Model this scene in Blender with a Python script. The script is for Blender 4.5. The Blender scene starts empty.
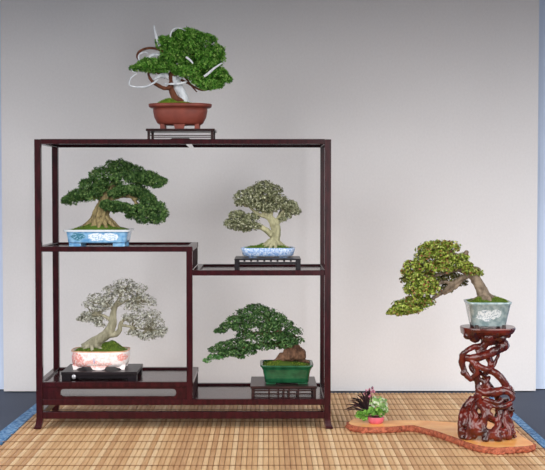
import bpy, bmesh, math, random
from mathutils import Vector, Matrix, noise, Euler
random.seed(7)
S = bpy.context.scene
COL = S.collection
PI = math.pi
# ---------------------------------------------------------------- camera (545 x 470 frame)
F = 1150.0
SC = 0.0033
D = F * SC
PITCH = math.atan(45 / F)
YAW = -math.atan(5.5 / F)
ROT = Euler((PI / 2 - PITCH, 0, YAW), 'XYZ').to_matrix()


def ray(px, py):
    return ROT @ Vector(((px - 272.5) / F, -(py - 235) / F, -1))


_r = ray(267, 430)
CAM = Vector((0, -D, -D * _r.z / _r.y))


def at(px, py, Y):
    r = ray(px, py)
    return CAM + r * ((Y - CAM.y) / r.y)


def ground(px, py, z=0.0):
    r = ray(px, py)
    return CAM + r * ((z - CAM.z) / r.z)


def mpp(Y):
    return SC * (D + Y) / D


def X0(px): return at(px, 250, 0).x
def Z0(py): return at(267, py, 0).z


cd = bpy.data.cameras.new('camera')
cam = bpy.data.objects.new('camera', cd)
COL.objects.link(cam)
cam.location = CAM
cam.rotation_euler = (PI / 2 - PITCH, 0, YAW)
cd.sensor_fit = 'HORIZONTAL'
cd.sensor_width = 36
cd.lens = 36 * F / 545
cd.clip_start = 0.05
S.camera = cam


# ---------------------------------------------------------------- materials
def lin(c):
    out = []
    for v in c[:3]:
        v /= 255
        out.append(v / 12.92 if v <= 0.04045 else ((v + 0.055) / 1.055) ** 2.4)
    return (*out, 1)


class Mat:
    def __init__(self, name, rough=0.5, spec=0.5, coat=0.0):
        self.m = bpy.data.materials.new(name)
        self.m.use_nodes = True
        self.t = self.m.node_tree
        self.b = self.t.nodes['Principled BSDF']
        self.b.inputs['Roughness'].default_value = rough
        self.b.inputs['Specular IOR Level'].default_value = spec
        self.b.inputs['Coat Weight'].default_value = coat
        self.b.inputs['Coat Roughness'].default_value = 0.12
        self._tc = None

    def n(self, kind, **kw):
        nd = self.t.nodes.new(kind)
        for k, v in kw.items():
            setattr(nd, k, v)
        return nd

    def link(self, a, b): self.t.links.new(a, b)

    def obj(self):
        if not self._tc: self._tc = self.n('ShaderNodeTexCoord')
        return self._tc.outputs['Object']

    def math(self, op, a, b=None, c=None):
        nd = self.n('ShaderNodeMath', operation=op)
        for i, v in enumerate((a, b, c)):
            if v is None: continue
            if isinstance(v, (int, float)): nd.inputs[i].default_value = v
            else: self.link(v, nd.inputs[i])
        return nd.outputs[0]

    def noise(self, scale, detail=3, vec=None, stretch=None, rough=0.5):
        v = vec or self.obj()
        if stretch:
            mp = self.n('ShaderNodeMapping')
            mp.inputs['Scale'].default_value = stretch
            self.link(v, mp.inputs['Vector'])
            v = mp.outputs[0]
        nd = self.n('ShaderNodeTexNoise')
        nd.inputs['Scale'].default_value = scale
        nd.inputs['Detail'].default_value = detail
        nd.inputs['Roughness'].default_value = rough
        self.link(v, nd.inputs['Vector'])
        return nd.outputs['Fac']

    def ramp(self, fac, stops, interp='LINEAR'):
        nd = self.n('ShaderNodeValToRGB')
        nd.color_ramp.interpolation = interp
        e = nd.color_ramp.elements
        while len(e) < len(stops): e.new(0.5)
        for el, (p, c) in zip(e, stops):
            el.position = p
            el.color = lin(c)
        self.link(fac, nd.inputs['Fac'])
        return nd.outputs['Color']

    def mix(self, fac, a, b):
        nd = self.n('ShaderNodeMix', data_type='RGBA')
        ci = [i for i in nd.inputs if i.type == 'RGBA']
        for s, v in zip(ci, (a, b)):
            if isinstance(v, tuple): s.default_value = lin(v)
            else: self.link(v, s)
        if isinstance(fac, (int, float)): nd.inputs[0].default_value = fac
        else: self.link(fac, nd.inputs[0])
        return [o for o in nd.outputs if o.type == 'RGBA'][0]

    def color(self, c):
        if isinstance(c, tuple): self.b.inputs['Base Color'].default_value = lin(c)
        else: self.link(c, self.b.inputs['Base Color'])
        return self

    def bump(self, h, strength=0.3, dist=0.002):
        nd = self.n('ShaderNodeBump')
        nd.inputs['Strength'].default_value = strength
        nd.inputs['Distance'].default_value = dist
        self.link(h, nd.inputs['Height'])
        self.link(nd.outputs[0], self.b.inputs['Normal'])
        return self


def wood(name, dark, light, rough=0.25, coat=0.3, stretch=(3, 3, 0.6), scale=40, spec=0.5):
    m = Mat(name, rough, spec, coat)
    f = m.noise(scale, 4, stretch=stretch)
    m.color(m.ramp(f, [(0.35, dark), (0.65, light)]))
    m.bump(f, 0.06, 0.001)
    return m.m


def leafmat(name, stops, rough=0.55, trans=0.15):
    m = Mat(name, rough, 0.3)
    g = m.n('ShaderNodeNewGeometry')
    c = m.ramp(g.outputs['Random Per Island'], stops)
    m.color(c)
    tr = m.n('ShaderNodeBsdfTranslucent')
    m.link(c, tr.inputs['Color'])
    mx = m.n('ShaderNodeMixShader')
    mx.inputs[0].default_value = trans
    m.link(m.b.outputs[0], mx.inputs[1])
    m.link(tr.outputs[0], mx.inputs[2])
    m.link(mx.outputs[0], m.t.nodes['Material Output'].inputs['Surface'])
    return m.m


def bark(name, dark, light, scale=60, stretch=(1, 1, 0.35), rough=0.8, bump=0.6):
    m = Mat(name, rough, 0.2)
    f = m.noise(scale, 6, stretch=stretch, rough=0.65)
    m.color(m.ramp(f, [(0.3, dark), (0.62, light)]))
    m.bump(f, bump, 0.004)
    return m.m


def plain(name, c, rough=0.5, spec=0.5, coat=0.0, nscale=30, var=0.12, bump=0.0):
    m = Mat(name, rough, spec, coat)
    f = m.noise(nscale, 4)
    d = tuple(max(0, v * (1 - var)) for v in c)
    l = tuple(min(255, v * (1 + var)) for v in c)
    m.color(m.ramp(f, [(0.3, d), (0.7, l)]))
    if bump: m.bump(f, bump, 0.002)
    return m.m


M = {}
M['rosewood'] = wood('rosewood', (36, 8, 13), (54, 13, 19), 0.2, 0.0, spec=0.25)
M['rosewood_board'] = wood('rosewood board', (40, 16, 19), (56, 24, 28), 0.16, 0.15, (0.5, 3, 3))
M['rosewood_matte'] = wood('dull rosewood panel', (32, 12, 15), (46, 18, 22), 0.7, 0.0, spec=0.1)
M['ebony'] = wood('black lacquered wood', (18, 14, 18), (30, 24, 29), 0.3, 0.0, (0.5, 3, 3), spec=0.3)
M['brown_stand'] = wood('dark brown stand wood', (34, 18, 18), (52, 29, 28), 0.28, 0.0, (0.5, 3, 3), spec=0.3)
M['root'] = wood('polished root wood', (44, 9, 8), (104, 31, 20), 0.2, 0.2, (1, 1, 0.5), 30)

# ---------------------------------------------------------------- mesh helpers


def link(name, me, mat=None, parent=None, smooth=False):
    o = bpy.data.objects.new(name, me)
    COL.objects.link(o)
    if mat is not None:
        if len(me.materials): me.materials.clear()
        for x in (mat if isinstance(mat, (list, tuple)) else [mat]): me.materials.append(x)
    if parent is not None:
        root = parent
        while root.parent: root = root.parent
        me.transform(Matrix.Translation(-root.location))
        o.parent = parent
    if smooth:
        for p in me.polygons: p.use_smooth = True
    return o


def from_bm(name, bm, mat=None, parent=None, smooth=False):
    me = bpy.data.meshes.new(name)
    bmesh.ops.recalc_face_normals(bm, faces=bm.faces)
    bm.to_mesh(me)
    bm.free()
    return link(name, me, mat, parent, smooth)


def thing(name, loc, label, cat, group=None):
    o = bpy.data.objects.new(name, None)
    COL.objects.link(o)
    o.location = loc
    o.empty_display_size = 0.05
    tag(o, label, cat, group)
    return o


def tag(o, label, cat, group=None):
    o['label'] = label
    o['category'] = cat
    if group: o['group'] = group
    return o


def add_box(bm, x0, x1, y0, y1, z0, z1):
    r = bmesh.ops.create_cube(bm, size=1)
    for v in r['verts']:
        v.co = Vector((x0 + (v.co.x + .5) * (x1 - x0), y0 + (v.co.y + .5) * (y1 - y0), z0 + (v.co.z + .5) * (z1 - z0)))
    return r['verts']


def box(name, b, mat, parent, bev=0.0015):
    bm = bmesh.new()
    add_box(bm, *b)
    if bev: bmesh.ops.bevel(bm, geom=bm.edges[:], offset=bev, segments=2, profile=0.5, affect='EDGES')
    return from_bm(name, bm, mat, parent)


def prism(bm, pts, y0, y1):
    """polygon in XZ extruded in Y"""
    a = [bm.verts.new((x, y0, z)) for x, z in pts]
    b = [bm.verts.new((x, y1, z)) for x, z in pts]
    n = len(pts)
    bm.faces.new(a)
    bm.faces.new(b[::-1])
    for i in range(n):
        bm.faces.new((a[i], b[i], b[(i + 1) % n], a[(i + 1) % n]))


def catmull(pts, n=6):
    """pts: list of (Vector, radius)"""
    out = []
    P = [pts[0]] + list(pts) + [pts[-1]]
    for i in range(1, len(P) - 2):
        for k in range(n):
            t = k / n
            def cr(a, b, c, d): return 0.5 * ((2 * b) + (c - a) * t + (2 * a - 5 * b + 4 * c - d) * t * t + (3 * b - a - 3 * c + d) * t ** 3)
            p = cr(P[i - 1][0], P[i][0], P[i + 1][0], P[i + 2][0])
            r = P[i][1] + (P[i + 1][1] - P[i][1]) * t
            out.append((p, r))
    out.append(pts[-1])
    return out


def tube(bm, pts, seg=8, sub=6, ridge=0.0, lobes=5, phase=0.0):
    pts = catmull(pts, sub) if sub > 1 and len(pts) > 1 else pts
    rings = []
    up = Vector((0, 1, 0.01)).normalized()
    for i, (p, r) in enumerate(pts):
        a = pts[max(0, i - 1)][0]
        b = pts[min(len(pts) - 1, i + 1)][0]
        d = (b - a).normalized() if (b - a).length > 1e-9 else Vector((0, 0, 1))
        u = d.cross(up)
        if u.length < 1e-4: u = d.cross(Vector((1, 0, 0)))
        u.normalize()
        v = u.cross(d).normalized()
        ring = []
        for k in range(seg):
            t = 2 * PI * k / seg
            rr = r * (1 + ridge * math.sin(lobes * t + phase + 6 * noise.noise(p * 20)))
            ring.append(bm.verts.new(p + (u * math.cos(t) + v * math.sin(t)) * rr))
        rings.append(ring)
    for a, b in zip(rings, rings[1:]):
        for k in range(seg):
            bm.faces.new((a[k], a[(k + 1) % seg], b[(k + 1) % seg], b[k]))
    bm.faces.new(rings[0])
    bm.faces.new(rings[-1][::-1])


def blob(bm, c, r, sub=2):
    mt = Matrix.Translation(c) @ Matrix.Diagonal((*r, 1)) if isinstance(r, (tuple, list)) else Matrix.Translation(c) @ Matrix.Scale(r, 4)
    bmesh.ops.create_icosphere(bm, subdivisions=sub, radius=1, matrix=mt)


def melt(name, bm, voxel, mat, parent, smooth=4, disp=0.0, dscale=0.02):
    """fuse overlapping shapes into one organic surface"""
    me = bpy.data.meshes.new(name)
    bmesh.ops.recalc_face_normals(bm, faces=bm.faces)
    bm.to_mesh(me)
    bm.free()
    tmp = bpy.data.objects.new('tmp', me)
    COL.objects.link(tmp)
    rm = tmp.modifiers.new('r', 'REMESH')
    rm.mode = 'VOXEL'
    rm.voxel_size = voxel
    sm = tmp.modifiers.new('s', 'SMOOTH')
    sm.factor = 0.5
    sm.iterations = smooth
    dg = bpy.context.evaluated_depsgraph_get()
    dg.update()
    out = bpy.data.meshes.new_from_object(tmp.evaluated_get(dg))
    bpy.data.objects.remove(tmp)
    bpy.data.meshes.remove(me)
    if disp:
        nrm = [v.normal.copy() for v in out.vertices]
        for v, nn in zip(out.vertices, nrm):
            v.co += nn * disp * noise.fractal(v.co / dscale, 1.0, 2.0, 3)
    out.name = name
    return link(name, out, mat, parent, True)


# ---------------------------------------------------------------- setting
YW = ground(267, 391.3, 0).y
m = Mat('pale woven wall cloth', 0.9, 0.15)
f1 = m.noise(140, 3, stretch=(1, 1, 0.7))
f2 = m.noise(3, 3)
c1 = m.ramp(f1, [(0.3, (219, 216, 217)), (0.7, (227, 224, 225))])
c2 = m.ramp(f2, [(0.3, (220, 217, 218)), (0.7, (226, 224, 225))])
m.color(m.mix(0.5, c1, c2))
m.bump(f1, 0.04, 0.001)
M['wall'] = m.m
xl, xr = at(2.5, 250, YW).x, at(537, 250, YW).x
bm = bmesh.new()
add_box(bm, xl, xr, YW, YW + 0.03, 0.001, 2.1)
o = from_bm('wall_back', bm, M['wall'])
o['kind'] = 'structure'
bm = bmesh.new()
add_box(bm, -3.2, 3.2, YW + 0.05, YW + 0.12, 0, 2.6)
o = from_bm('wall_beyond', bm, plain('pale blue white wall', (205, 218, 240), 0.8, 0.2, nscale=4, var=0.02))
o['kind'] = 'structure'
m = Mat('dark blue grey floor cloth', 0.75, 0.3)
f1 = m.noise(300, 2)
f2 = m.noise(4, 3)
m.color(m.mix(0.5, m.ramp(f1, [(0.3, (66, 72, 88)), (0.7, (80, 87, 104))]), m.ramp(f2, [(0.3, (68, 75, 92)), (0.7, (80, 86, 102))])))
m.bump(f1, 0.15, 0.001)
bm = bmesh.new()
add_box(bm, -3.2, 3.2, -5.5, YW + 0.12, -0.06, -0.004)
o = from_bm('floor', bm, m.m)
o['kind'] = 'structure'
# slab added out of frame above the display to shade the wall top
bm = bmesh.new()
add_box(bm, -3.2, 3.2, -0.70, YW + 0.12, 1.65, 1.69)
o = from_bm('added_shade_slab', bm, plain('shade slab grey', (150, 150, 152), 0.9, 0.1, nscale=6, var=0.03))
o['kind'] = 'structure'

# ---------------------------------------------------------------- reed mat
lo = [ground(0, 433), ground(49.5, 394)]
li = [ground(0, 442), ground(34.5, 412.5)]
ro = [ground(545, 441.5), ground(492, 394)]
print('mat left', lo, li, 'right', ro)
yb = ground(267, 393.8).y
yf = -1.15


def lx(line, y):
    a, b = line
    return a.x + (b.x - a.x) * (y - a.y) / (b.y - a.y)


mat_root = thing('reed_mat', (0.1, -0.2, -0.004), 'tan reed mat with blue cloth edging spread on the dark floor under the rack', 'mat')
m = Mat('split reed', 0.6, 0.3)
sx = m.n('ShaderNodeSeparateXYZ')
m.link(m.obj(), sx.inputs[0])
PIT = 0.016
idx = m.math('FLOOR', m.math('DIVIDE', sx.outputs[0], PIT))
wn = m.n('ShaderNodeTexWhiteNoise', noise_dimensions='1D')
m.link(idx, wn.inputs['W'])
f = m.noise(30, 4, stretch=(4, 0.4, 1))
ca = m.ramp(wn.outputs['Value'], [(0.0, (188, 142, 102)), (0.4, (212, 170, 124)), (0.75, (232, 196, 150)), (1.0, (248, 224, 184))])
cb = m.ramp(f, [(0.3, (196, 150, 108)), (0.7, (234, 196, 150))])
m.color(m.mix(0.4, ca, cb))
M['reed'] = m.m
M['thread'] = plain('brown binding thread', (136, 98, 68), 0.8, 0.2)
bm = bmesh.new()
xa_, xb_ = li[0].x + 0.0, ro[0].x - 0.02
LW, RW = lambda y: lx(li, y), lambda y: lx(ro, y) - 0.02
ys = [yf + (yb - yf) * i / 12 for i in range(13)]
# reeds run front to back: each a low half-round strip
k0, k1 = int(math.floor(min(LW(yf), LW(yb)) / PIT)), int(math.ceil(max(RW(yf), RW(yb)) / PIT))
# local frame is offset by the mat's own origin, so the strips keep the same phase as the colour
ox = mat_root.location.x
for k in range(k0 - 10, k1 + 10):
    xs0 = ox + k * PIT
    prof = [(0.02, -0.0028), (0.05, 0.0010), (0.2, 0.0026), (0.4, 0.0034), (0.6, 0.0034), (0.8, 0.0026), (0.95, 0.0010), (0.98, -0.0028)]
    # clip to the slanted edges
    yy = [y for y in ys if LW(y) <= xs0 and xs0 + PIT <= RW(y)]
    if len(yy) < 2: continue
    a, b = min(yy), max(yy)
    va = [bm.verts.new((xs0 + t * PIT, a, h)) for t, h in prof]
    vb = [bm.verts.new((xs0 + t * PIT, b, h)) for t, h in prof]
    for i in range(len(prof) - 1):
        bm.faces.new((va[i], va[i + 1], vb[i + 1], vb[i]))
nre = len(bm.faces)
y = yb - 0.03
while y > yf:
    x0, x1 = LW(y), RW(y)
    q = [bm.verts.new(p) for p in ((x0, y - .0038, .0036), (x1, y - .0038, .0036), (x1, y + .0038, .0036), (x0, y + .0038, .0036), (x0, y, .0048), (x1, y, .0048))]
    for fc in ((q[0], q[1], q[5], q[4]), (q[4], q[5], q[2], q[3])):
        fa = bm.faces.new(fc)
        fa.material_index = 1
    y -= 0.105
o = from_bm('reed_weave', bm, [M['reed'], M['thread']], mat_root)
m = Mat('blue brocade edging', 0.7, 0.2)
f = m.noise(90, 3)
m.color(m.ramp(f, [(0.35, (56, 96, 144)), (0.5, (92, 138, 184)), (0.68, (156, 184, 208))]))
m.bump(f, 0.3, 0.002)
for side in (0, 1):
    bm = bmesh.new()
    if side == 0:
        L = lambda y: lx(lo, y); R = lambda y: lx(li, y) + 0.012
    else:
        L = lambda y: lx(ro, y) - 0.029; R = lambda y: lx(ro, y)
    pts = [(L(yf), yf), (R(yf), yf), (R(yb), yb), (L(yb), yb)]
    a = [bm.verts.new((x, y, -0.003)) for x, y in pts]
    b = [bm.verts.new((x, y, 0.0045)) for x, y in pts]
    bm.faces.new(b)
    bm.faces.new(a[::-1])
    for i in range(4): bm.faces.new((a[i], a[(i + 1) % 4], b[(i + 1) % 4], b[i]))
    o = from_bm('border', bm, m.m, mat_root)
    o['label'] = 'blue brocade cloth edging'

# ---------------------------------------------------------------- display rack
DR = 0.33
REC = 0.0065   # shelf boards sit a little below their rails
PW = X0(41.3) - X0(34.9)
RX0, RX1 = X0(34.9), X0(331)
IX0, IX1 = X0(186.2), X0(192.3)
rack = thing('display_rack', ((RX0 + RX1) / 2, DR / 2, 0.005), 'tall dark red rosewood bonsai rack with stepped open shelves standing on the reed mat', 'display rack')
RW_, RB_ = M['rosewood'], M['rosewood_board']
ZT = Z0(139)
for (x0, x1) in ((RX0, RX0 + PW), (RX1 - PW, RX1)):
    for (y0, y1) in ((0, PW), (DR - PW, DR)):
        post = box('post', (x0, x1, y0, y1, Z0(419), ZT - 0.001), RW_, rack)
        # flared hoof foot
        s = -1 if x0 < 0 else 1
        zb, zt = 0.005, Z0(418.6)
        bm = bmesh.new()
        cy = (y0 + y1) / 2
        fy = -1 if y0 == 0 else 1
        prev = None
        for z, out, w in ((zt, 0, 0), (zt * .8, 0.0006, 0), (zt * .55, 0.002, 0.0003), (zt * .35, .0038, .0006), (zb + .005, 0.006, 0.001), (zb, 0.0062, 0.001)):
            cx = (x0 + x1) / 2 + s * out
            c2 = cy + fy * out * .6
            h = PW / 2 + w
            ring = [bm.verts.new((cx + a * h, c2 + b * h, z)) for a, b in ((-1, -1), (1, -1), (1, 1), (-1, 1))]
            if prev:
                for i in range(4): bm.faces.new((prev[i], prev[(i + 1) % 4], ring[(i + 1) % 4], ring[i]))
            else: bm.faces.new(ring[::-1])
            prev = ring
        bm.faces.new(prev)
        from_bm('foot', bm, RW_, post)


def frame_shelf(x0, x1, ztop, zbot, xin0=None, xin1=None, rec=REC, thick=0.006, board=True, fr=0.022, skip_back=False):
    """front, back and side rails round a slightly sunk board"""
    xin0 = x0 if xin0 is None else xin0
    xin1 = x1 if xin1 is None else xin1
    box('shelf_rail', (xin0, xin1, 0.001, fr, zbot, ztop), RW_, rack)
    if not skip_back: box('shelf_rail', (xin0, xin1, DR - fr, DR - 0.001, zbot, ztop), RW_, rack)
    box('side_rail', (x0 + 0.001, x0 + fr, PW, DR - PW, zbot, ztop), RW_, rack)
    box('side_rail', (x1 - fr, x1 - 0.001, PW, DR - PW, zbot, ztop), RW_, rack)
    if board: box('shelf_board', (x0 + fr - .002, x1 - fr + .002, fr - .002, DR - fr + .002, ztop - rec - thick, ztop - rec), RB_, rack, 0)


A0, A1 = RX0 + PW, RX1 - PW
# top frame; the rear rail is broken by a slanted gap
zt, zb = ZT, Z0(144)
frame_shelf(RX0, RX1, zt, zb, A0 - .0, A1 + .0, rec=0.001, thick=0.005, skip_back=True)
g0, g1 = at(184.2, 147, DR).x, at(189.5, 147, DR).x
h0, h1 = at(191.2, 147, DR).x, at(194.3, 147, DR).x
for pts in ([(A0, zt), (g0, zt), (g1, zb), (A0, zb)], [(h0, zt), (A1, zt), (A1, zb), (h1, zb)]):
    bm = bmesh.new()
    prism(bm, pts, DR - .022, DR - .001)
    from_bm('shelf_rail', bm, RW_, rack)
# upper left shelf
ML, MLb = Z0(246.6), Z0(251.8)
frame_shelf(RX0, IX1, ML, MLb, A0, IX1 - 0.0)
# right shelf
MR, MRb = Z0(270.3), Z0(275.6)
frame_shelf(IX1 - 0.001, RX1, MR, MRb, IX1, A1)
# low shelf running the full width and raised tray on the left
LRt, LRb = Z0(399.2), Z0(405.2)
frame_shelf(RX0, RX1, LRt, LRb, A0, A1)
LL, LLb = Z0(382), Z0(387)
frame_shelf(RX0, IX1, LL, LLb, A0, IX1)
# middle posts
box('middle_post', (IX0, IX1, 0, PW, LRt - 0.001, ML - 0.0005), RW_, rack)
box('divider_panel', (IX1 - .012, IX1 - .002, PW, DR - .001, MR - 0.001, MLb + .001), M['rosewood_matte'], rack, 0.001)
box('side_panel', (IX1 - .012, IX1 - .002, PW - .001, DR - .001, LRt - .0125, LLb + .001), M['rosewood_matte'], rack, 0.001)
box('side_panel', (RX0 + .004, RX0 + .014, PW - .001, DR - PW + .001, LRt - .0125, LLb + .001), M['rosewood_matte'], rack, 0.001)
# apron with a long rounded slot
sx0, sx1, sz1, sz0 = X0(59), X0(175.5), Z0(389.2), Z0(396.6)
rr = (sz1 - sz0) * .45
outer = [(A0 - .001, LRt - .001), (IX0 + .001, LRt - .001), (IX0 + .001, LLb + .001), (A0 - .001, LLb + .001)]


def rounded(x0, x1, z0, z1, r, n=5):
    pts = []
    for cx, cz, a0 in ((x1 - r, z0 + r, -90), (x1 - r, z1 - r, 0), (x0 + r, z1 - r, 90), (x0 + r, z0 + r, 180)):
        for i in range(n + 1):
            t = math.radians(a0 + 90 * i / n)
            pts.append((cx + r * math.cos(t), cz + r * math.sin(t)))
    return pts


inner = rounded(sx0, sx1, sz0, sz1, rr)
bm = bmesh.new()
n = len(inner)
ya, yb2 = 0.006, 0.014
iv = [bm.verts.new((x, ya, z)) for x, z in inner]
jv = [bm.verts.new((x, yb2, z)) for x, z in inner]
ov = [bm.verts.new((x, ya, z)) for x, z in outer]
ow = [bm.verts.new((x, yb2, z)) for x, z in outer]
q = n // 4
corner = [1, 2, 3, 0]   # inner quarter k faces outer corner corner[k]
for vs, os_ in ((iv, ov), (jv, ow)):
    for k in range(4):
        for i in range(q - 1):
            bm.faces.new((vs[k * q + i], vs[k * q + i + 1], os_[corner[k]]))
        bm.faces.new((vs[k * q + q - 1], vs[(k * q + q) % n], os_[corner[(k + 1) % 4]], os_[corner[k]]))
for i in range(n): bm.faces.new((iv[i], iv[(i + 1) % n], jv[(i + 1) % n], jv[i]))
for i in range(4): bm.faces.new((ov[i], ov[(i + 1) % 4], ow[(i + 1) % 4], ow[i]))
from_bm('slotted_apron', bm, RW_, rack)
# stretcher rails round the feet
zt, zb = Z0(411.9), Z0(418.8)
for b in ((A0, A1, .001, .02, zb, zt), (A0, A1, DR - .02, DR - .001, zb, zt), (RX0 + .001, RX0 + .02, PW, DR - PW, zb, zt), (RX1 - .02, RX1 - .001, PW, DR - PW, zb, zt)):
    box('stretcher_rail', b, RW_, rack)


# ---------------------------------------------------------------- pots, moss, leaves
def sup(t, a, b, n):
    c, s = math.cos(t), math.sin(t)
    return (a * math.copysign(abs(c) ** (2 / n), c), b * math.copysign(abs(s) ** (2 / n), s))


def loft(bm, cx, cy, rings, n, seg=64, cap0=True, cap1=True):
    """rings: (z, a, b)"""
    R = []
    for z, a, b in rings:
        R.append([bm.verts.new((cx + p[0], cy + p[1], z)) for p in (sup(2 * PI * k / seg, a, b, n) for k in range(seg))])
    for u, v in zip(R, R[1:]):
        for k in range(seg): bm.faces.new((u[k], u[(k + 1) % seg], v[(k + 1) % seg], v[k]))
    if cap0: bm.faces.new(R[0][::-1])
    if cap1: bm.faces.new(R[-1])


def moss(parent, cx, cy, z, a, b, h, n, mat, seed=0, tufts=900, hump=None):
    bm = bmesh.new()
    seg, rg = 48, 10
    rows = []
    rnd = random.Random(seed)

    def height(x, y, t):
        e = max(0, 1 - t ** 2.4)
        k = h * (0.35 + 0.65 * (0.5 + 0.9 * noise.noise(Vector((x * 28, y * 28, seed * 3.1)))))
        if hump: k += hump[1] * math.exp(-((x - hump[0]) ** 2) / (hump[2] ** 2))
        return max(0.001, e * max(k, 0.15 * h))
    for i in range(1, rg + 1):
        t = i / rg
        row = []
        for k in range(seg):
            p = sup(2 * PI * k / seg, a * t, b * t, n)
            row.append(bm.verts.new((cx + p[0], cy + p[1], z + height(p[0], p[1], t) - 0.001)))
        rows.append(row)
    c = bm.verts.new((cx, cy, z + height(0, 0, 0)))
    for k in range(seg): bm.faces.new((c, rows[0][k], rows[0][(k + 1) % seg]))
    for u, v in zip(rows, rows[1:]):
        for k in range(seg): bm.faces.new((u[k], v[k], v[(k + 1) % seg], u[(k + 1) % seg]))
    for _ in range(tufts):
        t = math.sqrt(rnd.random())
        p = sup(rnd.random() * 2 * PI, a * t * .97, b * t * .97, n)
        q = Vector((cx + p[0], cy + p[1], z + height(p[0], p[1], t) - 0.001))
        for _k in range(2):
            d = Vector((rnd.gauss(0, .6), rnd.gauss(0, .6), 1)).normalized() * rnd.uniform(.002, .005)
            w = Vector((rnd.gauss(0, 1), rnd.gauss(0, 1), 0)).normalized() * .0012
            bm.faces.new([bm.verts.new(x) for x in (q - w, q + w, q + d)])
    return from_bm('moss', bm, mat, parent)


def foliage(parent, pads, Yc, count, kind, size, mat, name='foliage_pad', seed=1, shell=0.55, depth=0.85, lump=0.25, freq=26, up=0.6, dy=0.0, clump=4.2):
    """pads: (px, py, rx, ry[, y offset m]) in photograph pixels -> real ellipsoids of leaves round depth Yc"""
    rnd = random.Random(seed)
    V, Fc = [], []
    els = []
    for p in pads:
        yo = p[4] if len(p) > 4 else 0.0
        Y = Yc + yo + dy
        c = at(p[0], p[1], Y)
        mp = mpp(Y)
        rx, rz = p[2] * mp, p[3] * mp
        ry = max(rz, rx * depth)
        els.append((c, rx, ry, rz))
    def place(q, n0):
        nonlocal V, Fc
        nrm = n0
        nrm = (nrm + Vector((0, 0, up)) + Vector((rnd.gauss(0, .45), rnd.gauss(0, .45), rnd.gauss(0, .45)))).normalized()
        s = size * rnd.uniform(.7, 1.3)
        if kind == 'leaf':
            t = nrm.cross(Vector((rnd.gauss(0, 1), rnd.gauss(0, 1), rnd.gauss(0, 1)))).normalized()
            w = nrm.cross(t)
            b0 = len(V)
            V += [q - t * s * .5, q + w * s * .36 - nrm * s * .08, q + t * s * .5, q - w * s * .36 - nrm * s * .08]
            Fc += [(b0, b0 + 1, b0 + 2), (b0, b0 + 2, b0 + 3)]
        else:
            b0 = len(V)
            w0 = nrm.cross(Vector((rnd.gauss(0, 1), rnd.gauss(0, 1), rnd.gauss(0, 1)))).normalized()
            w1 = nrm.cross(w0)
            V.append(q)
            for j in range(4):
                a = PI / 2 * j + rnd.random()
                o_ = (w0 * math.cos(a) + w1 * math.sin(a)) * .75 + nrm * rnd.uniform(.4, 1.0)
                side = (w0 * -math.sin(a) + w1 * math.cos(a)) * s * .17
                e = q + o_ * s * .8
                bb = len(V)
                V += [q + (e - q) * .45 + side, e, q + (e - q) * .45 - side]
                Fc += [(b0, bb, bb + 1), (b0, bb + 1, bb + 2)]
    tot = sum((rx * ry + rx * rz + ry * rz) for _, rx, ry, rz in els)
    for c, rx, ry, rz in els:
        k = int(count * (rx * ry + rx * rz + ry * rz) / tot)
        cr = min(clump * SC, .55 * min(rx, rz))
        area = 4 * PI * (((rx * ry) ** 1.6 + (rx * rz) ** 1.6 + (ry * rz) ** 1.6) / 3) ** .625
        nc = max(6, int(area / (PI * cr * cr) * 1.0))
        cl = []
        for j in range(nc):
            zz = 1 - 2 * (j + .5) / nc
            a_ = j * 2.39996 + rnd.uniform(-.5, .5)
            q_ = math.sqrt(1 - zz * zz)
            d = Vector((q_ * math.cos(a_), q_ * math.sin(a_), zz + rnd.uniform(-.15, .15))).normalized()
            if d.z < -.55 and rnd.random() < .6: continue
            u = (1 - .7 * cr / min(rx, rz) * .8) * rnd.uniform(.84, 1.08)
            cl.append((c + Vector((d.x * rx * u, d.y * ry * u, d.z * rz * u)), cr * rnd.uniform(.75, 1.25), d))
        for _ in range(k):
            d = Vector((rnd.gauss(0, 1), rnd.gauss(0, 1), rnd.gauss(0, 1))).normalized()
            if rnd.random() < .78:
                cc, cq, cd_ = rnd.choice(cl)
                dd = (d + cd_ * .5 + Vector((0, 0, .45))).normalized()
                t_ = cq * rnd.uniform(.6, 1.08)
                place(cc + Vector((dd.x * t_, dd.y * t_, dd.z * t_ * .8)), dd)
                continue
            if d.z < -0.3 and rnd.random() < 0.45: d.z = -d.z
            u = shell + (1 - shell) * rnd.random() ** 0.6
            u *= 1 + lump * noise.noise(Vector((d.x * rx, d.y * ry, d.z * rz)) * freq + c * 17) * 1.3
            q = c + Vector((d.x * rx * u, d.y * ry * u, d.z * rz * u))
            place(q, Vector((d.x / rx, d.y / ry, d.z / rz)).normalized())
    me = bpy.data.meshes.new(name)
    me.from_pydata([tuple(v) for v in V], [], Fc)
    return link(name, me, mat, parent)


def P(px, py, Y, r):  # joint of a limb: pixel, real depth, radius in px
    return (at(px, py, Y), r * mpp(Y))


def limb(bm, Y, pts, seg=10, **kw):
    """pts: (px,py,r[,dY])"""
    tube(bm, [P(p[0], p[1], Y + (p[3] if len(p) > 3 else 0), p[2]) for p in pts], seg, **kw)


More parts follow.
